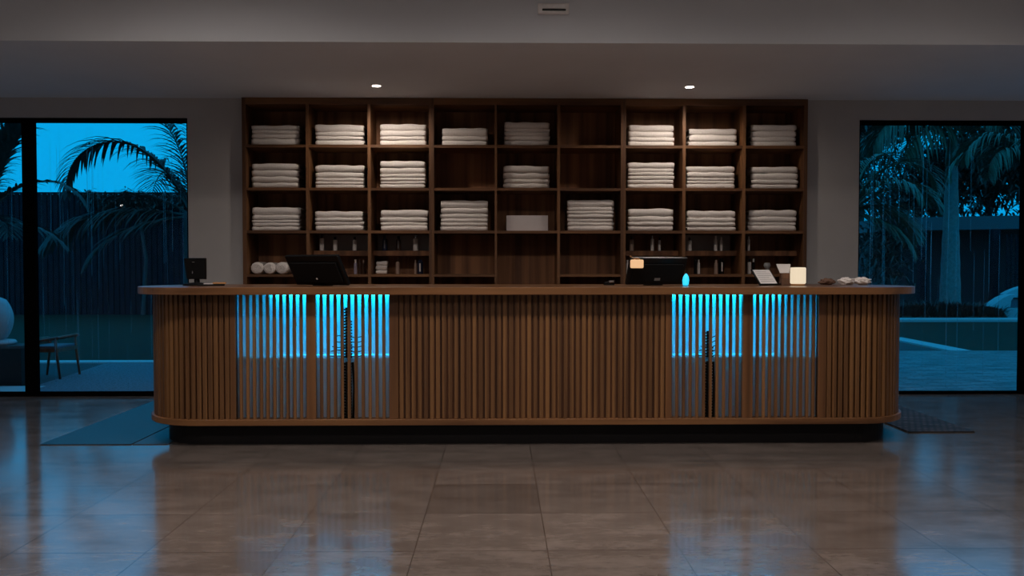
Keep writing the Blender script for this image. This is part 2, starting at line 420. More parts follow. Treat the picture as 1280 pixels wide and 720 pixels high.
for i in (0, 3):
    x0, x1 = SX[i][0]+.01, SX[i+2][1]-.01; yb = YF+.34
    obj('bay_liner', B((x0, x1, yb, yb+.02, ZR1, ZT0), (x0, x0+.015, YF+.036, yb, ZR1, ZT0), (x1-.015, x1, YF+.036, yb, ZR1, ZT0)), M['liner'], desk)
    obj('bay_shelf', B((x0+.015, x1-.015, YF+.079, yb-.05, ZC-.018, ZC)), M['liner'], desk)
    obj('diffuser_pane', B((x0+.015, x1-.015, YF+.072, YF+.078, ZR1, ZT0)), M['frosted'], desk)
    s0, s1 = ((335, 486), (840, 985))[i == 3]
    s = obj('led_or_fill_strip', B((PX(s0), PX(s1), YF+.085, YF+.096, ZT0-.012, ZT0-.002)), M['led'], desk)
    s['label'] = 'glowing cyan light strip under the countertop'
    s = obj('led_or_fill_strip', B((PX(s0), PX(s1), YF+.17, YF+.19, ZT0-.014, ZT0-.004)), M['led_fill'], desk)  # added strip deeper in the bay, evens the glow on the pane
    s = obj('led_or_fill_strip', B((PX(s0), PX(s1), YF+.25, YF+.26, ZC+.001, ZC+.003)), M['led_fill'], desk)  # added strip on the bay shelf, lifts the lower glow
# cable spines
def spine(px, z_top, label, wide):
    x = PX(px); y = YF+.046
    t = thing('cable_spine', label, 'cable', (x, y, ZR1), 'black cable spines inside the lit bays')
    bm = bmesh.new(); z = ZR1; k = 0
    while z < ZC-.03:
        box(bm, x-.03, x+.03, y-.012, y+.012, z, z+.014); box(bm, x-.012, x+.012, y-.008, y+.008, z+.014, z+.021); z += .021; k += 1
    obj('linked_sleeve', bm, M['black'], t)
    bm = bmesh.new(); z = ZC
    while z < z_top:
        w = .034 if z < z_top-.1 else .02
        box(bm, x-w, x+w, y-.012, y+.012, z+.002, z+.012); box(bm, x-.012, x+.012, y-.008, y+.008, z+.012, z+.021); z += .021
    obj('upper_sleeve', bm, M['black'], t)
    bm = bmesh.new()
    for j in range(5):
        z = ZC+.012+j*.034; tube(bm, [(x-wide+.01*j, y+.018, z), (x-wide/2, y+.015, z+.01*math.sin(j*2)), (x, y+.016, z), (x+wide/2, y+.018, z-.006), (x+wide*.8, y+.018, z+.004)], .0035, 6)
    obj('wire', bm, M['black'], t)
    bm = bmesh.new(); tube(bm, [(x+.04, y, ZR1), (x+.046, y+.01, (ZR1+ZC)/2), (x+.038, y, ZC-.03)], .008); obj('power_lead', bm, M['black'], t)
spine(432, Z(385, YF), 'black ribbed cable spine inside the left pair of lit bays', .13)
spine(888, Z(418, YF), 'black ribbed cable spine inside the right pair of lit bays', .07)

# ------------------------------------------------------------------ shelving
vx = [(303.6, 308.6), (383, 387), (460, 463.7), (536.4, 539.6), (539.6, 542.8), (618.3, 621.2), (696.7, 700), (775.6, 778.8), (778.8, 782), (852.7, 856.5), (927.4, 931.3), (1003.6, 1008.2)]
VX = [(X(a, YS), X(b, YS)) for a, b in vx]
SZ = [(Z(a, YS), Z(b, YS)) for a, b in ((181.2, 184.7), (235, 238.2), (288.3, 291.7), (342.8, 346.0))]   # top, underside
SD = YS+.40; TOPZ = Z(131, YS)
nth = ['first', 'second', 'third', 'fourth', 'fifth', 'sixth', 'seventh', 'eighth', 'ninth']
for u, pos in enumerate(['left', 'middle', 'right']):
    V = VX[u*4:u*4+4]; x0, x1 = V[0][0], V[-1][1]
    t = thing('shelving_unit', f'tall walnut open shelving unit with three columns of cubbies, {pos} of the three', 'shelving', ((x0+x1)/2, YS, 0), 'walnut shelving units behind the desk')
    for a, b in (V[0], V[-1]): obj('side_panel', B((a+.0006, b-.0006, YS, SD, 0, CZ-.002)), M['shelf'], t)
    for a, b in V[1:-1]: obj('divider', B((a, b, YS+.003, SD-.02, .1, TOPZ)), M['shelf'], t)
    xi0, xi1 = V[0][1], V[-1][0]
    obj('top_board', B((xi0, xi1, YS, SD-.02, TOPZ, CZ-.002)), M['shelf_h'], t)
    obj('base_board', B((xi0, xi1, YS+.02, SD-.02, 0, .1)), M['shelf_h'], t)
    obj('back_panel', B((xi0, xi1, SD-.018, SD, 0, CZ-.002)), M['shelf_back'], t)
    for c in range(3):
        a, b = V[c][1], V[c+1][0]
        for k, (zt, zb) in enumerate(SZ):
            if k == 3 and u == 1 and c == 1: continue
            obj('shelf', B((a, b, YS+.005, SD-.02, zb, zt)), M['shelf_h'], t)
        for zz in (.78, .42): obj('shelf', B((a, b, YS+.005, SD-.02, zz-.026, zz)), M['shelf_h'], t)
        if (u, c) in ((0, 1), (0, 2), (2, 0), (2, 1), (2, 2)):
            zz = Z(313.5, YS+.2)
            if (u, c) in ((0, 1), (0, 2), (2, 1)): obj('grey_backing', B((a+.01, b-.01, SD-.026, SD-.0185, zz+.005, SZ[2][1]-.002)), M['greypanel'], t)
            obj('riser_shelf', B((a, b, YS+.17, SD-.02, zz-.05, zz)), M['shelf_back'], t)
RZ = Z(313.5, YS+.2)

# towels
def towel(x0, x1, y0, z0, h, i, depth=.29, yaw=0.0):
    rr = random.Random(i*31+5)
    w = (x1-x0)*rr.uniform(.975, 1.0); cx = (x0+x1)/2+rr.uniform(-.004, .004)
    bm = bmesh.new(); nx = 22; ln = []
    prof = []
    r = h/2
    for k in range(9):
        a = -PI/2-PI*k/8; prof.append((r*math.cos(a)*.8+r*.8, r+r*math.sin(a)))
    # front fold (y small), then the two leaves with a slit at the back
    prof = [(p[0], p[1]) for p in prof]
    prof = prof[::-1]
    pts = [(p[0], p[1]) for p in prof]            # top of the fold round to the bottom
    pts = [(depth, h)]+pts+[(depth, 0), (depth, h*.40), (r*1.2, h*.47), (r*1.2, h*.53), (depth, h*.60)]
    s = rr.uniform(0, 50); amp = min(h*.09, .005); tilt = rr.uniform(-.03, .03)*h
    rows = []
    for j in range(nx+1):
        u = j/nx; x = -w/2+w*u; e = min(u, 1-u)*nx
        sq = 1-(.16*max(0, 1-e/1.3))
        row = []
        for (y, z) in pts:
            zz = h/2+(z-h/2)*sq
            up = (z/h)
            dz = amp*up*noise.noise(Vector((x*9+s, y*5, s)))*1.6 + amp*.6*(1-up)*0 + tilt*up*(u-.5)
            if up > .9: dz = min(dz, amp*.6)
            dy = .004*noise.noise(Vector((x*11+s, z*40, 3.1)))
            dx = (.005*noise.noise(Vector((y*22+s, z*60+s, .5))) if j in (0, nx) else 0)
            row.append(bm.verts.new((x+dx, y+dy, zz+dz)))
        rows.append(row)
    m = len(pts)
    for a, b in zip(rows, rows[1:]):
        for k in range(m): bm.faces.new((a[k], a[(k+1) % m], b[(k+1) % m], b[k]))
    bm.faces.new(rows[0]); bm.faces.new(rows[-1][::-1])
    o = obj('towel', bm, M['towel'], None, smooth=True)
    o.location = (cx, y0+rr.uniform(-.006, .006), z0); o.rotation_euler = (0, 0, yaw+rr.uniform(-.012, .012))
    return o
T = {
 (1,1,315,375): [157.2,162.9,167.8,173.4], (1,2,395,455): [156,165,170.4,175], (1,3,475.5,533): [155,163,170.4,175],
 (1,4,553,610): [159.4,169.9,175.4], (1,5,630,687): [152.2,160,164.5,169.5,175.4], (1,7,785.5,842): [155.3,163.2,170.9,176],
 (1,8,860,920): [159.4,167.5,176], (1,9,937.5,994): [155,162.4,170,175.6],
 (2,1,315,374.5): [204.7,213,221,228.5], (2,2,395,455): [206.6,215.4,222.5,227,231], (2,3,475.5,532): [201.3,209.8,217.3,222,226.6,230.4],
 (2,5,629,687): [207,215.6,223.3,228.8], (2,7,784.5,842): [202.4,210,214.6,219.3,224.2,229.4], (2,8,858.5,918): [207,214.6,221.7,225.2,229.2],
 (2,9,938,997): [207.5,215.6,223.8,229.4],
 (3,1,315.5,375.5): [259.3,269,275,278.8,283], (3,2,394,454): [264,272,277,281.5], (3,3,476,535): [262.5,271.5,277.5,282],
 (3,4,550.5,610): [250.5,260,266.8,273,278,282.6], (3,6,709,767): [249.7,258.7,263.4,267.4,272.5,277.6,282], (3,7,785,841.5): [260.3,270,277,281.6],
 (3,8,858.5,919): [262.7,271.5,277.6,282.6], (3,9,935.5,995.5): [262,270.5,277,281.6]}
rowname = {1: 'top', 2: 'second', 3: 'third'}
TYF = YS+.07; idx = 0
for (r, c, a, b), tops in T.items():
    z0 = SZ[r-1][0]; x0, x1 = X(a, TYF), X(b, TYF)
    zt = [Z(y, TYF) for y in tops]; n = len(zt)
    total = zt[0]-z0; rest = [zt[i]-zt[i+1] for i in range(n-1)]; rest.append(zt[-1]-z0)
    z = z0+.0005; yaw = R.uniform(-.02, .02)
    for k, h in enumerate(rest[::-1]):
        p = 'bottom' if k == 0 else 'topmost' if k == n-1 else f'{nth[k]} from bottom'
        o = towel(x0, x1, TYF, z, h-.0012, idx, yaw=yaw)
        tag(o, f'white folded towel, {p} of its stack, {rowname[r]} row, {nth[c-1]} cubby column from left', 'towel', 'folded white towels stacked in the cubbies')
        z += h; idx += 1
a, b = onY(633, 269.3, TYF), onY(685, 287, TYF)
o = obj('storage_box', B((a.x, b.x, TYF, TYF+.2, SZ[2][0]+.0005, a.z)), M['box'], bevel=.003, loc=((a.x+b.x)/2, TYF, SZ[2][0]))
tag(o, 'plain pale grey-white box standing alone in the fifth cubby of the third row', 'box')
# rolled towels, bottom row first column
for i, (pa, pb) in enumerate([(312.5, 329), (328.5, 344.5), (343.5, 360)]):
    xa, xb = X(pa, YS+.08), X(pb, YS+.08); r = (xb-xa)/2; zc = SZ[3][0]+r*.93; cx = (xa+xb)/2
    t = thing('rolled_towel', f'white rolled towel end-on, {["leftmost", "middle", "rightmost"][i]} of three on the lowest shelf by the left monitor', 'towel', (cx, YS+.08, SZ[3][0]), 'rolled towels on the lowest shelf')
    bm = bmesh.new(); rings = []
    for yy, f in ((0, .70), (.004, .86), (.012, .95), (.03, 1), (.24, 1), (.26, .85)):
        rings.append([bm.verts.new((cx+r*f*(1+.04*math.sin(3*k+i))*math.cos(2*PI*k/24), YS+.08+yy, zc+r*.93*f*math.sin(2*PI*k/24))) for k in range(24)])
    for p, q in zip(rings, rings[1:]):
        for k in range(24): bm.faces.new((p[k], p[(k+1) % 24], q[(k+1) % 24], q[k]))
    bm.faces.new(rings[0]); bm.faces.new(rings[-1]); obj('roll', bm, M['towel'], t, smooth=True)
    bm = bmesh.new(); pts = []
    for k in range(40):
        a = k*.36+i; rad = r*.66*(1-k/44); pts.append((cx+rad*math.cos(a), YS+.079, zc+rad*.93*math.sin(a)))
    tube(bm, pts, .0045, 6); obj('spiral_edge', bm, M['towel'], t, smooth=True)

# toiletries
def bottle(xa, xb, ytop, shelf_z, body, cap, label, kind='pump', Yp=YS+.205, strip=None):
    x0, x1 = X(xa, Yp), X(xb, Yp); r = (x1-x0)/2; cx = (x0+x1)/2; h = Z(ytop, Yp, (xa+xb)/2)-shelf_z
    t = thing('toiletry_bottle', label, 'bottle', (cx, Yp, shelf_z), 'toiletry bottles on the lower shelves')
    bm = bmesh.new()
    hb = h*.78 if kind != 'plain' else h*.88
    lathe(bm, [(r*.92, .0005), (r, .004), (r, hb*.93), (r*.8, hb), (r*.45, hb+.001)], (cx, Yp, shelf_z), 16); obj('body', bm, M[body], t, smooth=False)
    bm = bmesh.new()
    if kind == 'pump':
        lathe(bm, [(r*.5, hb+.001), (r*.5, hb+h*.1), (r*.2, hb+h*.1), (r*.2, h-.006)], (cx, Yp, shelf_z), 12)
        box(bm, cx-r*.35, cx+r*.9, Yp-.006, Yp+.006, shelf_z+h-.008, shelf_z+h)
    else: lathe(bm, [(r*.62, hb+.001), (r*.62, h)], (cx, Yp, shelf_z), 14)
    obj('cap', bm, M[cap], t)
    if strip:
        bm = bmesh.new(); box(bm, cx-r*.22, cx+r*.22, Yp-r-.0012, Yp-r*.9, shelf_z+hb*.2, shelf_z+hb*.85); obj('printed_label', bm, M[strip], t)
    return t
up, lo = RZ, SZ[3][0]
for a in [
 (399.7,405.3,293.5,up,'whiteb','black','white pump bottle with black top, leftmost on the riser above left monitor','pump'),
 (416.4,421.8,296,up,'whiteb','black','white bottle with black cap, middle of three above left monitor','cap'),
 (440.8,446,296,up,'whiteb','black','white bottle with black cap, rightmost of three above left monitor','cap'),
 (478,484.3,294,up,'navy','navy','dark navy bottle on the riser in the third column','cap',None,'grey_badge'),
 (495.3,501.2,295,up,'brownb','black','dark brown bottle, middle of the riser in the third column','cap',None,'grey_badge'),
 (516.5,522.6,294,up,'whiteb','metal','white bottle with shiny pump on the riser in the third column','pump'),
 (442.4,446.4,324.5,lo,'lilac','whiteb','slim lilac bottle just right of the left monitor','cap'),
 (447.8,452,324.5,lo,'brownb','brownb','slim dark brown bottle second right of the left monitor','cap'),
 (452.8,456,325,lo,'brownb','tanb','thin brown tube beside the divider right of the left monitor','cap'),
 (494.6,499.4,323,lo,'tanb','brownb','tan pump bottle between the small white cloth stack and navy bottle','pump'),
 (517.8,520.8,325,lo,'tanb','tanb','thin tan tube touching the navy bottle in the third column','cap'),
 (521.6,529,324.5,lo,'navy','navy','squat navy bottle with white print low in the third column','plain',None,'whiteb'),
 (786.6,792.2,295.5,up,'tanb','brownb','pinkish tan bottle on the riser, leftmost above the right monitor','cap'),
 (813,817.3,294.5,up,'whiteb','metal','pale bottle with silver cap above the right monitor','cap'),
 (822.6,826,296.5,up,'whiteb','black','slim white bottle with black cap above the right monitor','cap'),
 (859.4,864.6,297,up,'whiteb','brownb','white bottle, leftmost on the riser of the eighth column','cap'),
 (892,896.3,295,up,'whiteb','whiteb','pale tube, second on the riser of the eighth column','cap'),
 (899.8,903,296.5,up,'whiteb','whiteb','thin pale tube, rightmost on the riser of the eighth column','cap'),
 (934,937.2,295.5,up,'whiteb','whiteb','thin white tube alone on the riser of the ninth column','cap'),
 (782.6,786,325,lo,'whiteb','whiteb','white tube peeking out left of the right monitor','cap'),
 (867.6,871.2,322.5,lo,'black','black','slim black bottle low in the eighth column beside a pale tube','plain'),
 (871.6,875,324.5,lo,'whiteb','whiteb','pale tube beside the slim black bottle low in the eighth column','cap'),
 (892.6,897.4,325,lo,'tanb','tanb','tan tube beside the wide black bottle in the eighth column','cap'),
 (897.9,905.2,323.2,lo,'black','black','wide black bottle with white print low in the eighth column','plain',None,'whiteb'),
 (934.4,938.8,323.5,lo,'whiteb','black','pale bottle low in the ninth column beside the divider','cap'),
 (940,943.6,323.5,lo,'black','whiteb','dark bottle with pale cap left of the clipboard','cap')]:
    bottle(*a[:8], strip=(a[9] if len(a) > 9 else None))
# small white cloth stack low in the third column
for i in range(3):
    Yp = YS+.16; x0, x1 = X(469.6, Yp), X(483.6, Yp); z0 = lo; zt = Z(326.5, Yp); h = (zt-z0)/3
    o = towel(x0, x1, Yp, z0+.0005+i*h, h-.001, 300+i, .11)
    o.name = 'face_cloth'
    tag(o, f'small white folded face cloth, {["bottom", "middle", "top"][i]} of three low in the third column', 'cloth', 'small face cloths in the third column')

# ------------------------------------------------------------------ things on the desk
TZ = ZT1+.0004
def frame(o, w, h):
    w = w.normalized(); h = (h-w*h.dot(w)).normalized(); n = w.cross(h)
    m = Matrix((w, h, n)).transposed().to_4x4(); m.translation = o; return m
def px_frame(blx, Y, w, h):      # bottom-left photo column, plane distance, edge vectors in photo pixels (right, up, away)
    s = F/Y; o = Vector((X(blx, Y, 355), Y, TZ))
    return frame(o, Vector((w[0], w[2], w[1]))/s, Vector((h[0], h[2], h[1]))/s), Vector(w).length/s, Vector(h).length/s
def monitor(blx, Y, w, h, label, badge):
    m, W, H = px_frame(blx, Y, w, h)
    m = m.copy(); m.translation = m.translation+Vector((0, 0, .012))
    t = thing('monitor', label, 'monitor', m @ Vector((W/2, 0, 0)) - Vector((0, 0, .012)))
    # local: x right, y up the panel, z away from (w x h) = towards viewer side if negative
    bm = bmesh.new(); box(bm, 0, W, 0, H, -.014, .014, m); obj('panel', bm, M['black'], t, bevel=.005)
    sg = 1 if (m.to_3x3() @ Vector((0,0,1))).y < 0 else -1      # +1: local z points at the viewer
    bm = bmesh.new(); box(bm, W*.06, W*.94, H*.12, H*.80, *sorted((sg*.014, sg*.028)), m); obj('rear_housing', bm, M['black_matt'], t, bevel=.006)
    bm = bmesh.new(); box(bm, .008, W-.008, .008, H-.008, *sorted((-sg*.0142, -sg*.0152)), m); obj('screen', bm, M['screen'], t)
    bm = bmesh.new(); bw, bh, bx = badge
    if bw == bh: lathe(bm, [(bw/2, 0), (bw/2, .002)], (0,0,0), 14); bm.transform(m @ Matrix.Translation((W*bx, H*.26, sg*.0285)) @ Matrix.Scale(sg, 4, (0,0,1)))
    else: box(bm, W*bx-bw/2, W*bx+bw/2, H*.24-bh/2, H*.24+bh/2, *sorted((sg*.0275, sg*.0295)), m)
    obj('maker_badge', bm, M['white_unit' if bw == bh else 'grey_badge'], t)
    c = m @ Vector((W/2, H*.3, -sg*.01)); c2 = Vector((c.x, c.y+.07, TZ+.009))
    bm = bmesh.new(); lathe(bm, [(.075, 0), (.075, .006), (.02, .010)], (c2.x, c2.y, TZ), 24); tube(bm, [c2, c], .013)
    obj('stand', bm, M['black_matt'], t)
    return m, W, H
monitor(372.5, 6.10, (72.5, 0, -42), (-10.5, 35, -18), 'black monitor seen from behind on the left half of the desk', (.016, .016, .48))
mm, MW, MH = monitor(781.5, 6.05, (74, 0, 14), (3.2, 33, -17), 'black monitor seen from behind on the right half of the desk', (.045, .022, .52))
# glowing amber block for an amber patch on the right monitor
a, b = onY(788, 324.5, 5.90), onY(804, 335.2, 5.90)
t = thing('amber_block', 'small glowing amber block fixed at the corner of the right monitor', 'lamp', ((a.x+b.x)/2, 5.9, b.z))
obj('lamp_shade', B((a.x, b.x, 5.875, 5.915, b.z, a.z)), M['amber'], t, bevel=.010)
bm = bmesh.new(); cx = (a.x+b.x)/2
tube(bm, [(cx-.022, 5.895, a.z), (cx-.012, 5.895, a.z+.009), (cx+.012, 5.895, a.z+.009), (cx+.022, 5.895, a.z)], .003); obj('handle', bm, M['tan'], t)
pt = mm @ Vector((MW*.09, MH, 0)); f = onY(789, 320.5, 5.93)
bm = bmesh.new(); tube(bm, [(cx, 5.905, a.z-.01), (cx-.01, 5.93, a.z+.004), (f.x, pt.y, pt.z+.006)], .003); lathe(bm, [(.002, -.004), (.006, .002), (.003, .008)], (f.x, pt.y, pt.z+.006), 10)
obj('clip', bm, M['tan'], t)
# cyan drop lamp
a = onY(857, 342, 5.88); c = Vector((a.x, 5.88, TZ))
h = a.z-TZ; bm = bmesh.new()
lathe(bm, [(.017, .001), (.022, h*.15), (.025, h*.45), (.021, h*.72), (.011, h*.92), (.003, h)], c, 20, 1, 1)
for v in bm.verts: v.co.x += (v.co.z-TZ)*.04
t = thing('drop_lamp', 'small glowing cyan teardrop lamp at the right corner of the right monitor', 'lamp', c)
obj('lamp_shade', bm, M['cyan_lamp'], t, smooth=True)
bm = bmesh.new(); lathe(bm, [(.018, 0), (.018, .003)], c, 18); obj('base', bm, M['black'], t)
# clipboard on its stand
m, W, H = px_frame(950.5, 5.98, (30, 0, 18), (-8, 20, 13))
m = m.copy(); m.translation = m.translation+Vector((0, 0, .004))
t = thing('document_stand', 'black tilted document stand holding a white printed page beside the glowing lamp', 'document stand', m @ Vector((W/2, 0, 0)))
sg = 1 if (m.to_3x3() @ Vector((0,0,1))).y < 0 else -1
bm = bmesh.new(); box(bm, 0, W, 0, H, *sorted((0, -sg*.008)), m); obj('board', bm, M['black'], t, bevel=.002)
pg = None
bm = bmesh.new(); box(bm, W*.06, W*.94, H*.07, H*.95, *sorted((sg*.0003, sg*.0015)), m); pg = obj('page', bm, M['paper'], t)
bm = bmesh.new()
for k in range(6): box(bm, W*.13, W*(.86 if k % 3 else .7), H*(.82-k*.12), H*(.835-k*.12), *sorted((sg*.0015, sg*.0019)), m)
o = obj('text_lines', bm, M['grey_badge'], pg)
bm = bmesh.new(); box(bm, -.004, W+.004, -.006, .004, *sorted((-sg*.008, sg*.014)), m); obj('lip', bm, M['black'], t)
bm = bmesh.new(); q = m @ Vector((W/2, H*.8, -sg*.008)); tube(bm, [q, (q.x, q.y+.06, TZ+.004)], .005); obj('prop_leg', bm, M['black'], t)
# card holder
Yc = 6.12; x0, x1 = X(975.5, Yc), X(987.5, Yc)
t = thing('card_holder', 'white card standing in a dark and tan holder left of the glowing lamp', 'card holder', ((x0+x1)/2, Yc, TZ))
obj('tan_base', B((x0, x1, Yc-.03, Yc+.03, TZ, Z(349, Yc))), M['brown_cloth'], t, bevel=.003)
obj('dark_block', B((x0-.002, x1+.002, Yc-.02, Yc+.02, Z(349, Yc), Z(341.3, Yc))), M['dark_wood'], t, bevel=.002)
zc0, zc1 = Z(341.3, Yc), Z(330, Yc)
bm = bmesh.new(); a = [X(975, Yc), X(986.5, Yc), X(988.2, Yc), X(970.2, Yc)]
vs = [bm.verts.new((xx, yy, zz)) for yy in (Yc, Yc+.004) for xx, zz in zip(a, (zc0, zc0, zc1, zc1))]
for fidx in ((0,1,2,3), (7,6,5,4), (0,4,5,1), (1,5,6,2), (2,6,7,3), (3,7,4,0)): bm.faces.new([vs[i] for i in fidx])
obj('card', bm, M['paper'], t)
# grey glass goblet on the shelf behind
Yg = YS+.1; g = onY(959, 328.5, Yg); bm = bmesh.new(); h = g.z-lo
lathe(bm, [(.028, 0), (.028, .004), (.006, .010), (.006, h*.35), (.02, h*.45), (.036, h*.76), (.026, h*.98), (.026, h)], (g.x, Yg, lo), 20)
o = obj('goblet', bm, M['greyglass'], smooth=True, loc=(g.x, Yg, lo)); tag(o, 'grey glass goblet on the shelf behind the document stand', 'goblet')
# cream lamp
Yl = 5.98; x0, x1 = X(988.3, Yl), X(1007, Yl); r = (x1-x0)/2; c = ((x0+x1)/2, Yl, TZ); h = Z(334.3, Yl, 1000)-TZ
t = thing('table_lamp', 'glowing cream cylindrical table lamp at the right end of the desk', 'lamp', c)
bm = bmesh.new(); lathe(bm, [(r*.9, .014), (r, .022), (r, h-.008), (r*.94, h), (r*.3, h+.001)], c, 32); obj('lamp_shade', bm, M['candle'], t, smooth=False)
bm = bmesh.new(); lathe(bm, [(r*.88, 0), (r*.9, .013)], c, 32); obj('base', bm, M['tan'], t)
# crumpled cloths
def lump(cx, cy, w, d, h, m, seed, name, label, cat, group=None):
    bm = bmesh.new(); bmesh.ops.create_icosphere(bm, subdivisions=4, radius=1)
    for v in bm.verts:
        p = v.co.copy(); n1 = noise.noise(p*2.2+Vector((seed, 0, 0)))*.35+noise.noise(p*5+Vector((seed, 3, 0)))*.14
        p *= 1+n1; v.co = Vector((cx+p.x*w/2, cy+p.y*d/2, TZ+max(0, .5+p.z*.55)*h))
    o = obj(name, bm, m, smooth=True, loc=(cx, cy, TZ)); tag(o, label, cat, group); return o
Yk = 6.28
p, q = X(1049, Yk), X(1067, Yk); lump((p+q)/2, Yk, q-p, .1, Z(347.3, Yk, 1060)-TZ, M['towel'], 1, 'crumpled_cloth', 'crumpled white cloth on the right end of the desk, nearer the glowing lamp', 'cloth', 'crumpled white cloths on the right end of the desk')
p, q = X(1068, Yk), X(1088, Yk); lump((p+q)/2, Yk, q-p, .1, Z(347.3, Yk, 1080)-TZ, M['towel'], 5, 'crumpled_cloth', 'crumpled white cloth on the right end of the desk, nearest the tip', 'cloth', 'crumpled white cloths on the right end of the desk')
p, q = X(1025, Yk), X(1044, Yk); lump((p+q)/2, Yk, q-p, .09, (Z(348.6, Yk, 1035)-TZ), M['brown_cloth'], 9, 'brown_cloth', 'low brown folded cloth between the glowing lamp and the white cloths', 'cloth')
# payment terminal on the left
Yp = 6.1; x0, x1 = X(229.3, Yp), X(257, Yp); z0, z1 = Z(349, Yp, 240), Z(322.5, Yp, 240); cx = (x0+x1)/2
t = thing('till_display', 'small square black till display on a stand at the left end of the desk', 'display', (cx, Yp, TZ))
bm = bmesh.new(); prism(bm, [(x0, Yp), (x1, Yp-.02), (x1, Yp+.025), (x0, Yp+.045)], z0, z1)
for v in bm.verts:
    if v.co.z < z0+.001 and v.co.x < cx: v.co.x += .022
obj('casing', bm, M['black'], t, bevel=.005)
obj('screen', B((x0+.02, x1-.01, Yp+.046, Yp+.048, z0+.02, z1-.012)), M['screen'], t)
bm = bmesh.new(); lathe(bm, [(.10, 0), (.10, .012), (.07, .02), (.02, .024)], (cx+.01, Yp+.01, TZ), 28, 1, .8); obj('base', bm, M['black_matt'], t)
bm = bmesh.new(); tube(bm, [(cx+.01, Yp+.02, TZ+.02), (cx+.01, Yp+.02, z0+.03)], .022); obj('stem', bm, M['black_matt'], t)
bm = bmesh.new(); q = onY(240, 328, Yp-.02); box(bm, q.x, q.x+.02, Yp-.022, Yp-.006, q.z, q.z+.004); box(bm, q.x, q.x+.006, Yp-.022, Yp-.006, q.z-.085, q.z-.065); obj('glint_bits', bm, M['metal'], t)  # metal bits put in for two small reflections on the casing
x0, x1 = X(246, 6.0), X(281, 6.05)
t = thing('document_folder', 'flat dark folder with tan edge lying right of the till display', 'folder', ((x0+x1)/2, 6.02, TZ))
mx = Matrix.Translation(((x0+x1)/2, 6.03, TZ)) @ Matrix.Rotation(.3, 4, 'Z'); w = (x1-x0)*.5
bm = bmesh.new(); box(bm, -w, w, -.06, .06, 0, .012, mx); obj('cover', bm, M['black_matt'], t, bevel=.003)
bm = bmesh.new(); box(bm, w*.1, w*1.1, -.03, .062, .0125, .026, mx); obj('tan_flap', bm, M['tan'], t, bevel=.003)
bm = bmesh.new(); box(bm, -w*.55, w*.15, -.03, .05, .0125, .018, mx); o = obj('papers', bm, M['box'], t)
# small black stapler
x0, x1 = X(754.5, 6.2), X(768, 6.2); cx = (x0+x1)/2
t = thing('stapler', 'small black stapler with a shiny tip left of the right monitor', 'stapler', (cx, 6.2, TZ))
obj('base', B((x0, x1, 6.19, 6.21, TZ, TZ+.008)), M['black'], t, bevel=.002)
bm = bmesh.new(); prism(bm, [(x0+.004, 6.188), (x1, 6.188), (x1, 6.212), (x0+.004, 6.212)], TZ+.009, TZ+.03)
for v in bm.verts:
    if v.co.z > TZ+.02: v.co.z += (v.co.x-cx)*.2
obj('arm', bm, M['black'], t, bevel=.005)
obj('metal_tip', B((x1-.045, x1-.005, 6.18, 6.2, TZ+.018, TZ+.036)), M['metal'], t, bevel=.003)

# ------------------------------------------------------------------ mats
nl, nr, fl = onZ(58, 556.5), onZ(163, 556.5), onZ(190, 500)
t = thing('floor_mat', 'long flat blue-grey mat on the tiles beside the left end of the desk', 'mat', ((nl.x+nr.x)/2, (nl.y+fl.y)/2, 0))
bx = .5*(nl.x+fl.x)
obj('mat_pile', B((bx, nr.x, nl.y, fl.y, 0, .006)), M['mat_blue'], t)
obj('mat_border', B((nr.x+.012, nr.x+.26, nl.y, fl.y, 0, .005)), M['mat_blue2'], t)
a, b, c = onZ(1136, 541), onZ(1213, 540), onZ(1123, 507)
bm = bmesh.new(); box(bm, a.x, b.x+.02, a.y, c.y+.15, 0, .01)
tag(obj('floor_mat', bm, M['woven'], loc=((a.x+b.x)/2, a.y+.6, 0)), 'brown woven mat on the tiles at the right end of the desk', 'mat')

# ------------------------------------------------------------------ outdoors
def ground(name, pts, z0, z1, m, label, cat, kind='structure'):
    bm = bmesh.new(); prism(bm, [(p.x, p.y) for p in pts], z0, z1)
    o = obj(name, bm, m); o['kind'] = kind; o['label'] = label; o['category'] = cat; return o
V2 = lambda x, y: Vector((x, y, 0))
ground('ground', [V2(-60, YW+.5), V2(60, YW+.5), V2(60, 90), V2(-60, 90)], -.2, -.03, M['lawn'], 'dark green wet lawn outside the windows', 'lawn')
# right: paving, bed, kerbs
yp = onZ(1200, 438).y
ground('ground_paving', [V2(2.2, YW+.22), V2(16, YW+.22), V2(16, yp), V2(2.2, yp)], -.15, -.004, M['paving'], 'wet pale paving outside the right window', 'paving')
k = [onZ(1116, 424), onZ(1122, 426.8), onZ(1196, 439), onZ(1190, 436.0)]
ground('ground_bed', [onZ(1105, 422), onZ(1122, 426), onZ(1178, 437.6), V2(3, yp+.002), V2(3, onZ(1105, 422).y)], -.028, -.012, M['soil'], 'dark planting bed beyond the paving', 'bed')
a, b = onZ(1105, 421.5), onZ(1188, 438)
d = (b-a).normalized(); nrm = Vector((-d.y, d.x, 0))*.32
bm = bmesh.new(); prism(bm, [(p.x, p.y) for p in (a, b, b+nrm, a+nrm)], -.028, .0); tag(obj('stone_kerb', bm, M['kerb'], loc=(a+b)/2), 'slanting pale stone kerb between the planting bed and lawn', 'kerb')
y1 = onZ(1200, 401).y
bm = B((4, 24, y1, y1+.7, -.028, .03)); tag(obj('stone_kerb', bm, M['kerb'], loc=(12, y1, 0)), 'straight pale stone kerb in front of the low shrubs', 'kerb')
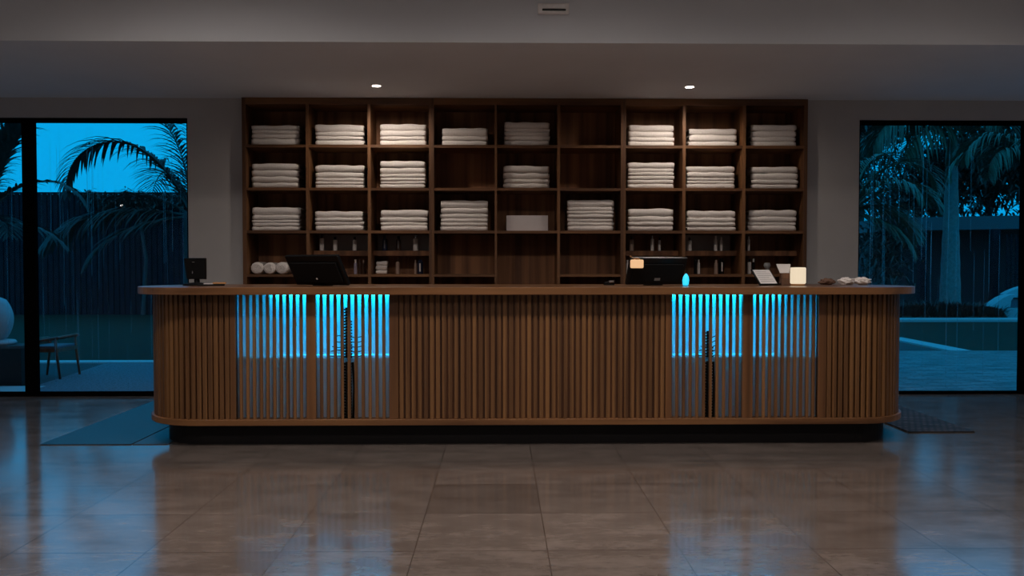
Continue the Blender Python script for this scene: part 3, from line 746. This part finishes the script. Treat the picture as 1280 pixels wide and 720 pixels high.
# left: kerb, gravel, dark strip
yk = onZ(120, 453).y
tag(obj('stone_kerb', B((-14, -2.2, yk, yk+.25, -.028, .002)), M['kerb'], loc=(-6, yk, 0)), 'thin pale stone edge between the lawn and gravel, left garden', 'kerb')
ground('ground_dark_strip', [V2(-14, YW+.5), V2(-2.2, YW+.5), V2(-2.2, yk), V2(-14, yk)], -.028, -.014, M['soil'], 'dark strip beside the gravel', 'soil')  # plain dark ground between the wall and the kerb
ground('ground_gravel', [onZ(30, 489)+Vector((0, -.3, 0)), onZ(38, 484), onZ(95, 466), onZ(132, 453.5), V2(-2.2, yk-.02), V2(-2.2, YW+.22)], -.0135, -.002, M['gravel'], 'bluish fine gravel outside the left window', 'gravel')
ground('ground_step', [V2(-14, YW+.22), V2(X(40, YW+.5), YW+.22), V2(X(40, YW+.5), onZ(20, 482).y-.03), V2(-14, onZ(20, 482).y-.03)], -.0135, 0, M['kerb'], 'pale stone threshold outside the left window', 'threshold')
# fence
YFN = onZ(120, 392).y
fh = Z(242.5, YFN, 100)
t = thing('garden_fence', 'tall dark vertical-board fence closing the left garden', 'fence', (-10, YFN, 0))
x = -22
while x < -3:
    bm = bmesh.new(); x1 = x+2.4; q = x
    while q < x1-.01:
        box(bm, q, q+.11, YFN, YFN+.03, -.03, fh); box(bm, q+.11, q+.15, YFN+.03, YFN+.05, -.03, fh-.01); q += .15
    obj('board_panel', bm, M['fence'], t); x = x1
obj('top_rail', B((-22, -2.8, YFN-.02, YFN+.06, fh, fh+.05)), M['fence'], t)
p = onY(152.5, 256.5, YFN-.1)
t = thing('bright_spot', 'small glowing block added at the dark fence for a bright spot in the glass', 'light', p)
obj('glow_block', B((p.x-.05, p.x+.04, YFN-.12, YFN-.03, p.z-.025, p.z+.025)), M['spot_glow'], t, bevel=.008)  # glowing block added at the fence for a bright spot in the pane
obj('bracket', B((p.x+.05, p.x+.075, YFN-.1, YFN, p.z-.05, p.z+.05)), M['frame'], t)

# palms
def leaf_strip(bm, p, d, length, w, droop, up=Vector((0,0,1)), seg=4):
    d = d.normalized(); s = d.cross(up)
    s = s.normalized() if s.length > .05 else Vector((1,0,0))
    prev = None
    for k in range(seg+1):
        u = k/seg; ww = w*(1-u)**.7*(.5+.5*min(1, u*6)) if k < seg else 0.0
        if k == seg: cur = [bm.verts.new(p)]
        else: cur = [bm.verts.new(p-s*ww/2), bm.verts.new(p+Vector((0,0,-ww*.15))), bm.verts.new(p+s*ww/2)]
        if prev:
            if len(cur) == 1: bm.faces.new((prev[0], prev[1], cur[0])); bm.faces.new((prev[1], prev[2], cur[0]))
            else: bm.faces.new((prev[0], prev[1], cur[1], cur[0])); bm.faces.new((prev[1], prev[2], cur[2], cur[1]))
        prev = cur
        p = p+d*length/seg; d = (d+Vector((0,0,-droop/seg))).normalized()
def frond(bm, base, az, el, length, curl, ll, n=46, w=.035, rr=None, hang=.9, rr0=.022):
    rr = rr or R; d = Vector((math.cos(az)*math.cos(el), math.sin(az)*math.cos(el), math.sin(el)))
    pts = [base.copy()]; dirs = [d.copy()]; N = n
    hz = Vector((math.cos(az), math.sin(az), 0))
    p = base.copy(); e = el
    for i in range(N):
        u = i/N; e2 = el-curl*u**1.8
        d = hz*math.cos(e2)+Vector((0,0,math.sin(e2)))
        p = p+d*length/N; pts.append(p.copy()); dirs.append(d.copy())
    tube(bm, pts[::3]+[pts[-1]], [rr0*(1-.85*i/(len(pts[::3]))) for i in range(len(pts[::3])+1)], 5)
    side = Vector((-math.sin(az), math.cos(az), 0))
    for i in range(int(N*.12), N+1):
        u = i/N; L = ll*math.sin(PI*min(1, .12+u*.86))**.6*rr.uniform(.85, 1.1)
        for s in (-1, 1):
            dd = (side*s*.75+dirs[i]*(.45+.5*u)+Vector((0,0,rr.uniform(-.05, .25)))+Vector((rr.uniform(-.1,.1), rr.uniform(-.1,.1), 0)))
            leaf_strip(bm, pts[i], dd, L, w, hang*rr.uniform(.8, 1.3))
def palm(name, base, crown_z, fronds, label, rt=(.14, .11), fm='frond', tm='trunk', lean=0, group='garden palms', shaft=False):
    t = thing(name, label, 'palm tree', base, group)
    bm = bmesh.new(); n = 14; pts = [base+Vector((lean*(i/n)**2, 0, crown_z*i/n-.05*(i == 0))) for i in range(n+1)]
    tube(bm, pts, [rt[0]+(rt[1]-rt[0])*i/n+(.012 if i % 2 else 0)+(.04 if i == 0 else 0) for i in range(n+1)], 12)
    obj('trunk', bm, M[tm], t, smooth=True)
    top = pts[-1]
    if shaft:
        bm = bmesh.new(); tube(bm, [top-Vector((0,0,.02)), top+Vector((0,0,.35)), top+Vector((0,0,.9))], [rt[1]*1.2, rt[1]*1.1, rt[1]*.5], 12); obj('crownshaft', bm, M['frond'], t, smooth=True)
        top = top+Vector((0,0,.75))
    for f in fronds:
        bm = bmesh.new(); frond(bm, top+Vector((0,0,R.uniform(-.08,.08))), *f[:5], **(f[5] if len(f) > 5 else {}))
        obj('frond', bm, M[fm], t)
    return t
rad = math.radians
# left window, right-hand palm: crown just behind the wall edge
c = onY(240, 262, 12.5)
palm('palm_tree', Vector((c.x, 12.5, -.03)), c.z, [
    (rad(172), rad(64), 3.15, rad(165), .75, dict(w=.065, hang=1.5, n=66)), (rad(100), rad(84), 2.4, rad(70), .6, dict(w=.06, hang=1.2)), (rad(150), rad(82), 2.3, rad(80), .55, dict(w=.06, hang=1.2)),
    (rad(185), rad(8), 2.4, rad(62), .85, dict(w=.05, hang=2.0, n=64)), (rad(20), rad(60), 2.6, rad(110), .7), (rad(-30), rad(40), 2.5, rad(110), .7),
    (rad(200), rad(-8), 1.8, rad(60), .55), (rad(75), rad(50), 2.5, rad(100), .7), (rad(130), rad(45), 2.4, rad(110), .7),
    (rad(160), rad(28), 2.2, rad(90), .6)],
    'feathery palm filling the right half of the left window', fm='frond_dark', tm='trunk_dark')
c = onY(-30, 275, 11.5)
palm('palm_tree', Vector((c.x, 11.5, -.03)), c.z, [
    (rad(0), rad(50), 2.0, rad(125), .30, dict(w=.05, hang=.7, n=56)), (rad(35), rad(78), 2.6, rad(40), .6, dict(w=.09)), (rad(0), rad(74), 2.8, rad(90), .6, dict(w=.08)), (rad(-15), rad(80), 2.6, rad(50), .6, dict(w=.09)), (rad(10), rad(70), 2.5, rad(30), .5, dict(w=.09)),
    (rad(10), rad(5), 1.3, rad(60), .5), (rad(180), rad(50), 2.4, rad(100), .6), (rad(120), rad(60), 2.4, rad(100), .6), (rad(-40), rad(10), 1.3, rad(60), .5)],
    'feathery palm at the far left edge behind the black mullion', fm='frond_dark', tm='trunk_dark')
# right window
c = onY(1184, 205, 20.5); bx = X(1188, 20.5)
palm('palm_tree', Vector((bx, 20.5, -.03)), c.z, [
    (rad(a), rad(e), l, rad(cu), 1.5, dict(w=.075, hang=2.2, n=54)) for a, e, l, cu in
    [(180, 55, 3.4, 135), (195, 30, 3.0, 120), (165, 70, 3.6, 140), (0, 50, 3.2, 130), (-20, 25, 2.6, 110), (20, 68, 3.4, 140), (-90, 40, 2.6, 120), (-120, 60, 3.0, 140), (-60, 60, 3.0, 140), (90, 50, 3, 120), (140, 20, 3, 100), (-150, 10, 2.4, 90)]],
    'tall pale-trunked palm in the middle of the right window', rt=(.26, .13), shaft=True)
c = onY(1064, 262, 13.2)
palm('palm_tree', Vector((c.x, 13.2, -.03)), c.z, [
    (rad(a), rad(e), l, rad(cu), .62, dict(w=.04, hang=1.2)) for a, e, l, cu in
    [(0, 62, 2.1, 160), (-20, 40, 1.6, 120), (10, 20, 1.4, 100), (30, 75, 2.0, 130), (180, 50, 1.8, 120), (-60, 45, 1.6, 130), (60, 40, 1.8, 120), (-5, 0, 1.3, 80), (-30, -15, 1.2, 60)]],
    'low green palm at the left edge of the right window', rt=(.12, .1))
c = onY(1300, 215, 16)
palm('palm_tree', Vector((c.x, 16, -.03)), c.z, [
    (rad(a), rad(e), l, rad(cu), .8, dict(w=.05, hang=1.6)) for a, e, l, cu in
    [(180, 60, 2.2, 160), (200, 40, 1.9, 140), (160, 50, 2.2, 150), (120, 60, 2.2, 120), (-120, 55, 1.8, 140), (0, 50, 2, 120), (60, 60, 2, 120)]],
    'arching palm at the far right edge of the right window', rt=(.14, .11))
# broadleaf trees and shrubs
def leaves(bm, c, rx, ry, rz, n, size, clump=10):
    cl = []
    for _ in range(clump):
        v = Vector((R.gauss(0,1), R.gauss(0,1), R.gauss(0,1))).normalized()*R.uniform(.2, .8)
        cl.append(Vector((v.x*rx, v.y*ry, v.z*rz)))
    for i in range(n):
        q = cl[i % clump]; v = Vector((R.gauss(0,1), R.gauss(0,1), R.gauss(0,1)))*.24
        p = Vector(c)+q+Vector((v.x*rx, v.y*ry, v.z*rz))
        d = Vector((R.uniform(-1,1), R.uniform(-1,1), R.uniform(-1.1,.4)))
        leaf_strip(bm, p, d, size*R.uniform(.7, 1.4), size*.42, .4, seg=2)
def tree(px, py, Y, rx, rz, n, size, label, clump=16):
    c = onY(px, py, Y); t = thing('leafy_tree', label, 'tree', (c.x, Y, -.03), 'dark leafy trees beyond the house')
    bm = bmesh.new(); tube(bm, [(c.x, Y, -.05), (c.x+.1, Y, c.z*.5), (c.x-.1, Y, c.z)], [.2, .16, .08], 8)
    for k in range(5):
        a = k*1.3; tube(bm, [(c.x, Y, c.z*.7), (c.x+rx*.5*math.cos(a), Y+.5*math.sin(a), c.z+rz*.3)], [.07, .03], 6)
    obj('trunk', bm, M['trunk_dark'], t)
    bm = bmesh.new(); leaves(bm, c, rx, 1.2, rz, n, size, clump); obj('crown', bm, M['leaf'], t)
tree(1074, 170, 35, 2.1, 3.0, 3000, .42, 'dark leafy tree at the upper left corner of the right window')
tree(1148, 232, 37, 2.4, 2.5, 3600, .42, 'dark leafy tree left of the tall palm, behind the house roof')
tree(1236, 218, 36, 2.8, 3.2, 5600, .42, 'dense dark leafy tree right of the tall palm')
tree(1283, 180, 34, 2.1, 3.3, 3400, .42, 'dark leafy tree at the upper right corner of the right window')
tree(1108, 300, 21.5, .8, 1.5, 2200, .2, 'low bushy tree left of the tall palm trunk, in front of the house', 10)
# climbing foliage over the fence
c = onY(175, 252, YFN-.4)
t = thing('climbing_shrub', 'dark shrub spilling over the top of the left garden fence', 'shrub', (c.x, YFN-.45, -.03))
bm = bmesh.new()
for i in range(9):
    q = onY(108+i*17, 247+(i % 3)*3, YFN-.4); leaves(bm, q, .28, .2, .24, 260, .16, 6)
obj('foliage', bm, M['leaf'], t)
bm = bmesh.new(); tube(bm, [(c.x, YFN-.3, -.03), (c.x+.1, YFN-.3, 1.5), (c.x-.1, YFN-.35, c.z)], [.06, .05, .04]); obj('stem', bm, M['trunk_dark'], t)
# hedge of low shrubs behind the right kerb
for i, (px, w) in enumerate([(1128, .42), (1147, .42), (1166, .42), (1186, .42), (1205, .42), (1226, .40), (1244, .34)]):
    c = onZ(px, 399.5); Y = c.y+.9; x = X(px, Y)
    lab = 'low dark shrub behind the kerb, '+['leftmost of the row next to the desk', 'second from the desk', 'just left of the tall palm trunk', 'in front of the tall palm trunk', 'just right of the tall palm trunk', 'second right of the tall palm trunk', 'rightmost beside the pale daybed'][i]
    bm = bmesh.new()
    hh = Z([379, 377, 376, 377, 378, 381, 385][i], Y, px)
    for k in range(520):
        a = R.uniform(0, 2*PI); rr_ = abs(R.gauss(0, .5))*w; p = Vector((x+rr_*math.cos(a), Y+rr_*math.sin(a)*.8, R.uniform(0, hh*.62)))
        leaf_strip(bm, p, Vector((math.cos(a)*.7, math.sin(a)*.7, R.uniform(.2, 1.2))), R.uniform(.15, .34), .035, .5, seg=3)
    o = obj('shrub', bm, M['frond_dark' if i % 2 else 'leaf'], loc=(x, Y, -.03)); tag(o, lab, 'shrub', 'low shrubs behind the kerb')
# house
YH = 25.5
a, b = onY(1112, 291, YH+1.0), onY(1300, 272, YH-1.5)
t = thing('garden_house', 'low dark flat-roofed house behind the palms', 'house', (a.x+3, YH+1, 0))
bm = bmesh.new(); zr = a.z+.05; zh = .42
prism(bm, [(a.x-.3, YH+.6), (b.x+4, YH-2.2), (b.x+4, YH+5), (a.x-.3, YH+5)], zr, zr+zh); obj('roof', bm, M['fascia'], t)
bm = bmesh.new(); prism(bm, [(a.x+.2, YH+1.5), (b.x+4, YH-.9), (b.x+4, YH+4.8), (a.x+.2, YH+4.8)], -.03, zr); obj('wall', bm, M['house'], t)
for px in (1236, 1163):
    x = X(px, YH-.2); obj('post', B((x-.12, x+.12, YH-.6+(.8 if px < 1200 else 0), YH-.4+(.8 if px < 1200 else 0), -.03, zr)), M['fence'], t)
x = X(1257, YH-1.2); bm = bmesh.new()
z0, z1 = Z(370, YH, 1260), Z(295, YH, 1260)
for k in range(9): box(bm, x+k*.14, x+k*.14+.03, YH-1.25, YH-1.2, z0, z1)
for k in range(14): box(bm, x, x+1.2, YH-1.24, YH-1.2, z0+k*(z1-z0)/14, z0+k*(z1-z0)/14+.03)
obj('lattice_screen', bm, M['fence'], t)
# pale daybed at the right edge
Yd = onZ(1260, 400).y-.1+.9; x0 = X(1231, Yd); sc = Yd/F
t = thing('daybed', 'pale curved garden daybed with dark opening at the right edge of the window', 'daybed', (x0+.9, Yd, 0))
def P(px, py): q = onY(px+6, py, Yd); return (q.x, q.z)
def slabxz(pts, y0, y1):
    bm = bmesh.new(); A = [bm.verts.new((x, y0, z)) for x, z in pts]; Bq = [bm.verts.new((x, y1, z)) for x, z in pts]
    bm.faces.new(A); bm.faces.new(Bq[::-1]); n = len(pts)
    for i in range(n): bm.faces.new((A[i], A[(i+1) % n], Bq[(i+1) % n], Bq[i]))
    return bm
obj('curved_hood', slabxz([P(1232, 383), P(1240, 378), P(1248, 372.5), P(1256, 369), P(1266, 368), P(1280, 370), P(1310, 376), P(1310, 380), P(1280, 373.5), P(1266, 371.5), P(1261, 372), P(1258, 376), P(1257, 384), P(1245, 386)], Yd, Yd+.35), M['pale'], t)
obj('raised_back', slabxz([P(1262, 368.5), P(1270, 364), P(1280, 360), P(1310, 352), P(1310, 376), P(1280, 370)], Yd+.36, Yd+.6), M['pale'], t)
obj('cushion', slabxz([P(1258, 374), P(1310, 376), P(1310, 385), P(1257.5, 384)], Yd+.1, Yd+.34), M['cushion_grey'], t)
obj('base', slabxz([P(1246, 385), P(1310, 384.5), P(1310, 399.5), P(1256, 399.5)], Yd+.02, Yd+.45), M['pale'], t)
# left patio: low black table with egg ornament, lounge chair
q = onZ(27, 481.5); yt = q.y; zt = Z(432.3, yt, 20); x1 = q.x
t = thing('low_table', 'low black block table outside at the far left edge', 'table', (x1-.6, yt+.3, 0))
obj('block', B((x1-1.5, x1, yt, yt+.3, -.01, zt-.03)), M['black_matt'], t)
obj('table_top', B((x1-1.5, x1+.01, yt-.01, yt+.31, zt-.03, zt)), M['trunk_dark'], t)
yy = yt+.15; q = onY(-8, 0, yy); h0 = zt; sx = 995/yy
cx = X(-9, yy); 
t = thing('egg_ornament', 'large pale egg-shaped ornament standing on the low black table', 'ornament', (cx, yy, zt))
bm = bmesh.new(); top = Z(370, yy, 5); H = top-zt-.03
lathe(bm, [(.06+.13*math.sin(PI*min(1, (k+.6)/13))**.7 if k else .05, .03+H*k/12) for k in range(12)]+[(.03, .03+H)], (cx, yy, zt), 28); obj('egg', bm, M['pale'], t, smooth=True)
bm = bmesh.new(); lathe(bm, [(.20, .0005), (.22, .02), (.2, .045), (.08, .06)], (cx, yy, zt), 28); obj('saucer', bm, M['pale'], t, smooth=True)
# chair
a = onZ(60, 474); b = onZ(82, 469)
yc0 = a.y; xr = X(79, yc0+.15); xl = X(41, yc0+.15); za = Z(420.5, yc0+.2, 75); zs = Z(431, yc0+.2, 70)
t = thing('lounge_chair', 'small dark low garden chair on the patio right of the black mullion', 'chair', ((xl+xr)/2, yc0+.2, 0))
obj('seat', B((xl+.03, xr-.02, yc0+.04, yc0+.42, zs-.03, zs)), M['cushion_grey'], t, bevel=.008)
obj('seat_frame', B((xl, xr, yc0+.03, yc0+.43, zs-.07, zs-.03)), M['dark_wood'], t)
for yy_ in (yc0+.02, yc0+.44):
    bm = bmesh.new(); tube(bm, [(xl, yy_, za-.06), ((xl+xr)/2, yy_, za-.03), (xr, yy_, za), (xr+.01, yy_, za-.015)], .02, 8); obj('armrest', bm, M['dark_wood'], t, smooth=True)
    for s, xx in ((-1, xl+.03), (1, xr-.03)):
        bm = bmesh.new(); tube(bm, [(xx, yy_, za-.05 if s < 0 else za-.01), (xx+s*.01, yy_, zs-.05), (xx+s*.05, yy_, -.01)], [.016, .017, .012], 8); obj('leg', bm, M['dark_wood'], t, smooth=True)
obj('backrest', B((xl-.02, xl+.01, yc0, yc0+.46, zs, za-.02)), M['dark_wood'], t, bevel=.006)

# ------------------------------------------------------------------ sky
w = bpy.data.worlds.new('dusk_sky'); S.world = w; w.use_nodes = True; nt = w.node_tree
bg = nt.nodes['Background']
tc = nd(nt, 'ShaderNodeTexCoord'); sp = nd(nt, 'ShaderNodeSeparateXYZ'); nt.links.new(tc.outputs['Generated'], sp.inputs[0])
c = ramp(nt, sp.outputs[2], [(.0, (.002,.36,.78)), (.18, (.002,.38,.80)), (.42, (.02,.58,1.25)), (1.0, (.02,.50,1.15))])
nt.links.new(c, bg.inputs[0]); bg.inputs[1].default_value = 1.0

S.view_settings.view_transform = 'Standard'; S.view_settings.look = 'None'
S.view_settings.exposure = 0; S.view_settings.gamma = 1; S.view_settings.use_curve_mapping = False
S.cycles.max_bounces = 8; S.cycles.transparent_max_bounces = 16; S.cycles.diffuse_bounces = 5
S.cycles.sample_clamp_indirect = 4; S.cycles.use_denoising = True
